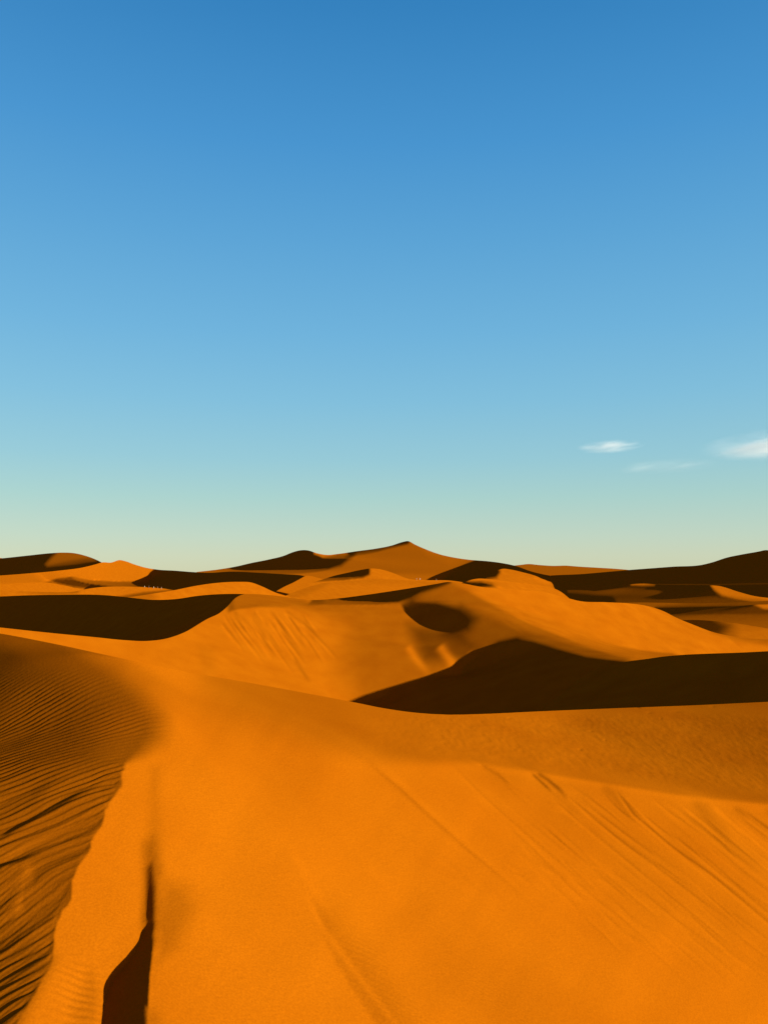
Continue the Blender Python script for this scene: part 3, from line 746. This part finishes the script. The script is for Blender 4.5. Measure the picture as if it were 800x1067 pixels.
# ------------------------------------------------------------------ desert floor
def ground():
    r = np.concatenate([[0.0], np.geomspace(3, 30000, 150)])
    a = np.linspace(0, 2 * math.pi, 181)
    RR, A = np.meshgrid(r, a, indexing='ij')
    X, Y = RR * np.sin(A), RR * np.cos(A)
    Z = -24 - 22 * np.clip(RR / 600, 0, 1) + np.clip(RR / 400, 0, 1) * 3 * value_noise(X / 160, Y / 160, 21)
    Z = np.where(RR < 5, -24, Z)
    ob = build_mesh('ground', X[::-1], Y[::-1], Z[::-1], SAND)
    tag(ob, 'flat orange desert floor stretching to the horizon between the dunes', 'desert floor', kind='structure')
ground()

# ------------------------------------------------------------------ clouds
def cloud(label, u0, u1, vc, thick, dist, dens, tilt=0.0, seed=0):
    s = dist / F
    w = (u1 - u0) * s / 2; h = thick * s / 2; d = w * 1.2
    me = bpy.data.meshes.new('cloud')
    import bmesh
    bm = bmesh.new()
    bmesh.ops.create_icosphere(bm, subdivisions=5, radius=1.0)
    for v in bm.verts:
        x, y, z = v.co
        k = 1 + 0.22 * float(value_noise(np.array(x * 3 + seed), np.array(z * 2 + y * 2), seed))
        pinch = (1 - 0.55 * abs(x) ** 1.5)
        v.co = (x * w, y * d, z * h * k * pinch + tilt * x * w)
    bm.to_mesh(me); bm.free()
    for p in me.polygons: p.use_smooth = True
    ob = link(bpy.data.objects.new('cloud', me))
    ob.location = (((u0 + u1) / 2 - CU) * s, dist, -(vc - HOR) * s)
    m = bpy.data.materials.new('cloud_vapour'); m.use_nodes = True
    t = m.node_tree; t.nodes.clear(); M = t.nodes.new; K = t.links.new
    o = M('ShaderNodeOutputMaterial'); pv = M('ShaderNodeVolumePrincipled')
    K(pv.outputs[0], o.inputs['Volume'])
    pv.inputs['Color'].default_value = (0.97, 0.97, 0.96, 1)
    pv.inputs['Anisotropy'].default_value = 0.0
    g = M('ShaderNodeTexCoord')
    mp = M('ShaderNodeMapping'); K(g.outputs['Object'], mp.inputs[0])
    mp.inputs['Scale'].default_value = (1 / w, 1 / d, 1 / h)
    ln = M('ShaderNodeVectorMath'); ln.operation = 'LENGTH'; K(mp.outputs[0], ln.inputs[0])
    fall = M('ShaderNodeMapRange'); fall.inputs['From Min'].default_value = 0.9; fall.inputs['From Max'].default_value = 0.0
    fall.interpolation_type = 'SMOOTHSTEP'
    K(ln.outputs['Value'], fall.inputs['Value'])
    mp2 = M('ShaderNodeMapping'); K(g.outputs['Object'], mp2.inputs[0])
    mp2.inputs['Scale'].default_value = (2.2 / w, 1.2 / d, 2.8 / h); mp2.inputs['Location'].default_value = (seed * 3.1, 0, 0)
    mp2.inputs['Rotation'].default_value = (0, 0.25, 0)
    nz = M('ShaderNodeTexNoise'); nz.inputs['Scale'].default_value = 1.0; nz.inputs['Detail'].default_value = 5; nz.inputs['Distortion'].default_value = 0.4
    K(mp2.outputs[0], nz.inputs['Vector'])
    nr = M('ShaderNodeMapRange'); nr.inputs['From Min'].default_value = 0.40; nr.inputs['From Max'].default_value = 0.68
    K(nz.outputs[0], nr.inputs['Value'])
    mu = M('ShaderNodeMath'); mu.operation = 'MULTIPLY'; K(fall.outputs[0], mu.inputs[0]); K(nr.outputs[0], mu.inputs[1])
    mu2 = M('ShaderNodeMath'); mu2.operation = 'MULTIPLY'; K(mu.outputs[0], mu2.inputs[0]); mu2.inputs[1].default_value = dens / d
    K(mu2.outputs[0], pv.inputs['Density'])
    me.materials.append(m)
    return tag(ob, label, 'cloud', kind='thing')
cloud('small thin white wisp of cloud, left of the brighter one', 594, 676, 465.5, 11, 9000, 1.9, -0.02, 1)
cloud('brightest and largest streak of cloud at the right edge of the sky', 722, 900, 463.5, 30, 9000, 3.0, 0.0, 2)
cloud('faintest long thin streak of cloud, lowest of the three', 630, 756, 486.5, 9, 9000, 0.7, -0.02, 3)

# ------------------------------------------------------------------ walkers
def cloth(name, c):
    m = bpy.data.materials.new(name); m.use_nodes = True
    b = m.node_tree.nodes['Principled BSDF']; b.inputs['Roughness'].default_value = 0.9
    nz = m.node_tree.nodes.new('ShaderNodeTexNoise'); nz.inputs['Scale'].default_value = 20
    r = m.node_tree.nodes.new('ShaderNodeValToRGB')
    r.color_ramp.elements[0].color = (c[0] * .8, c[1] * .8, c[2] * .8, 1); r.color_ramp.elements[1].color = (*c, 1)
    m.node_tree.links.new(nz.outputs[0], r.inputs[0]); m.node_tree.links.new(r.outputs[0], b.inputs['Base Color'])
    return m
SKIN = cloth('skin', (0.35, 0.19, 0.11))
def person(stride, top_col, leg_col, label, group, loc, rz):
    """A standing or walking figure: one continuous skinned body with clothes as children."""
    h = stride
    J = {'pelvis': (0, 0, 0.95, .13), 'waist': (0, 0, 1.10, .12), 'chest': (0, .01, 1.32, .145), 'neck': (0, .01, 1.50, .055), 'head': (0, .03, 1.60, .085), 'crown': (0, .03, 1.70, .08),
         'sl': (.17, 0, 1.42, .06), 'el': (.22, -.06 + h * .3, 1.15, .045), 'wl': (.21, .04 + h * .4, .92, .032), 'sr': (-.17, 0, 1.42, .06), 'er': (-.22, -.06 - h * .3, 1.15, .045), 'wr': (-.21, .04 - h * .4, .92, .032),
         'hl': (.09, 0, .88, .09), 'kl': (.10, -h * .4 + .03, .49, .06), 'al': (.10, -h, .08, .045), 'tl': (.11, -h + .16, .04, .035), 'hr': (-.09, 0, .88, .09), 'kr': (-.10, h * .5 + .03, .49, .06), 'ar': (-.10, h, .08, .045), 'tr': (-.11, h + .16, .04, .035)}
    E = [('pelvis', 'waist'), ('waist', 'chest'), ('chest', 'neck'), ('neck', 'head'), ('head', 'crown'), ('chest', 'sl'), ('sl', 'el'), ('el', 'wl'), ('chest', 'sr'), ('sr', 'er'), ('er', 'wr'),
         ('pelvis', 'hl'), ('hl', 'kl'), ('kl', 'al'), ('al', 'tl'), ('pelvis', 'hr'), ('hr', 'kr'), ('kr', 'ar'), ('ar', 'tr')]
    def skin(name, names, edges, grow, mat, root):
        k = {n: i for i, n in enumerate(names)}
        me = bpy.data.meshes.new(name)
        me.from_pydata([J[n][:3] for n in names], [(k[a], k[b]) for a, b in edges], [])
        ob = link(bpy.data.objects.new(name, me))
        md = ob.modifiers.new('skin', 'SKIN')
        for i, n in enumerate(names):
            r = J[n][3] + grow
            me.skin_vertices[0].data[i].radius = (r, r * .85)
        me.skin_vertices[0].data[k[root]].use_root = True
        sb = ob.modifiers.new('sub', 'SUBSURF'); sb.levels = 1; sb.render_levels = 1
        me.materials.append(mat)
        return ob
    ob = skin('person', list(J), E, 0, SKIN, 'pelvis')
    tn = ['waist', 'chest', 'sl', 'el', 'sr', 'er', 'pelvis']
    t = skin('shirt', tn, [e for e in E if e[0] in tn and e[1] in tn], .02, top_col, 'waist'); t.parent = ob
    ln_ = ['pelvis', 'hl', 'kl', 'al', 'hr', 'kr', 'ar']
    t2 = skin('trousers', ln_, [e for e in E if e[0] in ln_ and e[1] in ln_], .018, leg_col, 'pelvis'); t2.parent = ob
    ob.location = loc; ob.rotation_euler = (0, 0, rz)
    tag(ob, label, 'person', group)
    return ob
PALE = cloth('pale_cotton', (.30, .22, .13)); TAN = cloth('tan_cloth', (.16, .09, .04)); DARK = cloth('dark_cloth', (.03, .03, .04)); WHITE = cloth('white_cotton', (.42, .36, .27))
g1 = 'tiny walkers in a line on the left strip dune'
for i, (u, v, st, a, b, lb) in enumerate([
        (151, 612.2, .22, WHITE, PALE, 'leftmost tiny walker of the line, in white'),
        (155.5, 612.4, .1, DARK, DARK, 'tiny dark-clothed walker behind the leftmost white one'),
        (160.5, 612.7, .25, PALE, WHITE, 'tiny pale-clothed walker in the middle of the line'),
        (164.5, 613.0, .15, DARK, TAN, 'tiny walker with a dark shirt and tan trousers, right of the middle'),
        (168.5, 613.4, .2, TAN, PALE, 'rightmost tiny walker of the line, in a tan shirt')]):
    person(st, a, b, lb, g1, on_dune('left_strip_dune', u, v + 0.3), R(90 if i % 2 else 75))
g2 = 'tiny figures below the high peak'
for i, (u, v, st, a, b, lb) in enumerate([
        (434, 604.2, .05, WHITE, PALE, 'left one of two tiny white figures standing together below the high peak'),
        (437.5, 604.3, .12, WHITE, WHITE, 'right one of two tiny white figures standing together below the high peak'),
        (454.5, 604.8, .1, PALE, TAN, 'lone tiny pale figure near the dark foot right of the high peak')]):
    person(st, a, b, lb, g2, on_dune('crested_dune', u, v + 0.3), R(-60 + 70 * i))
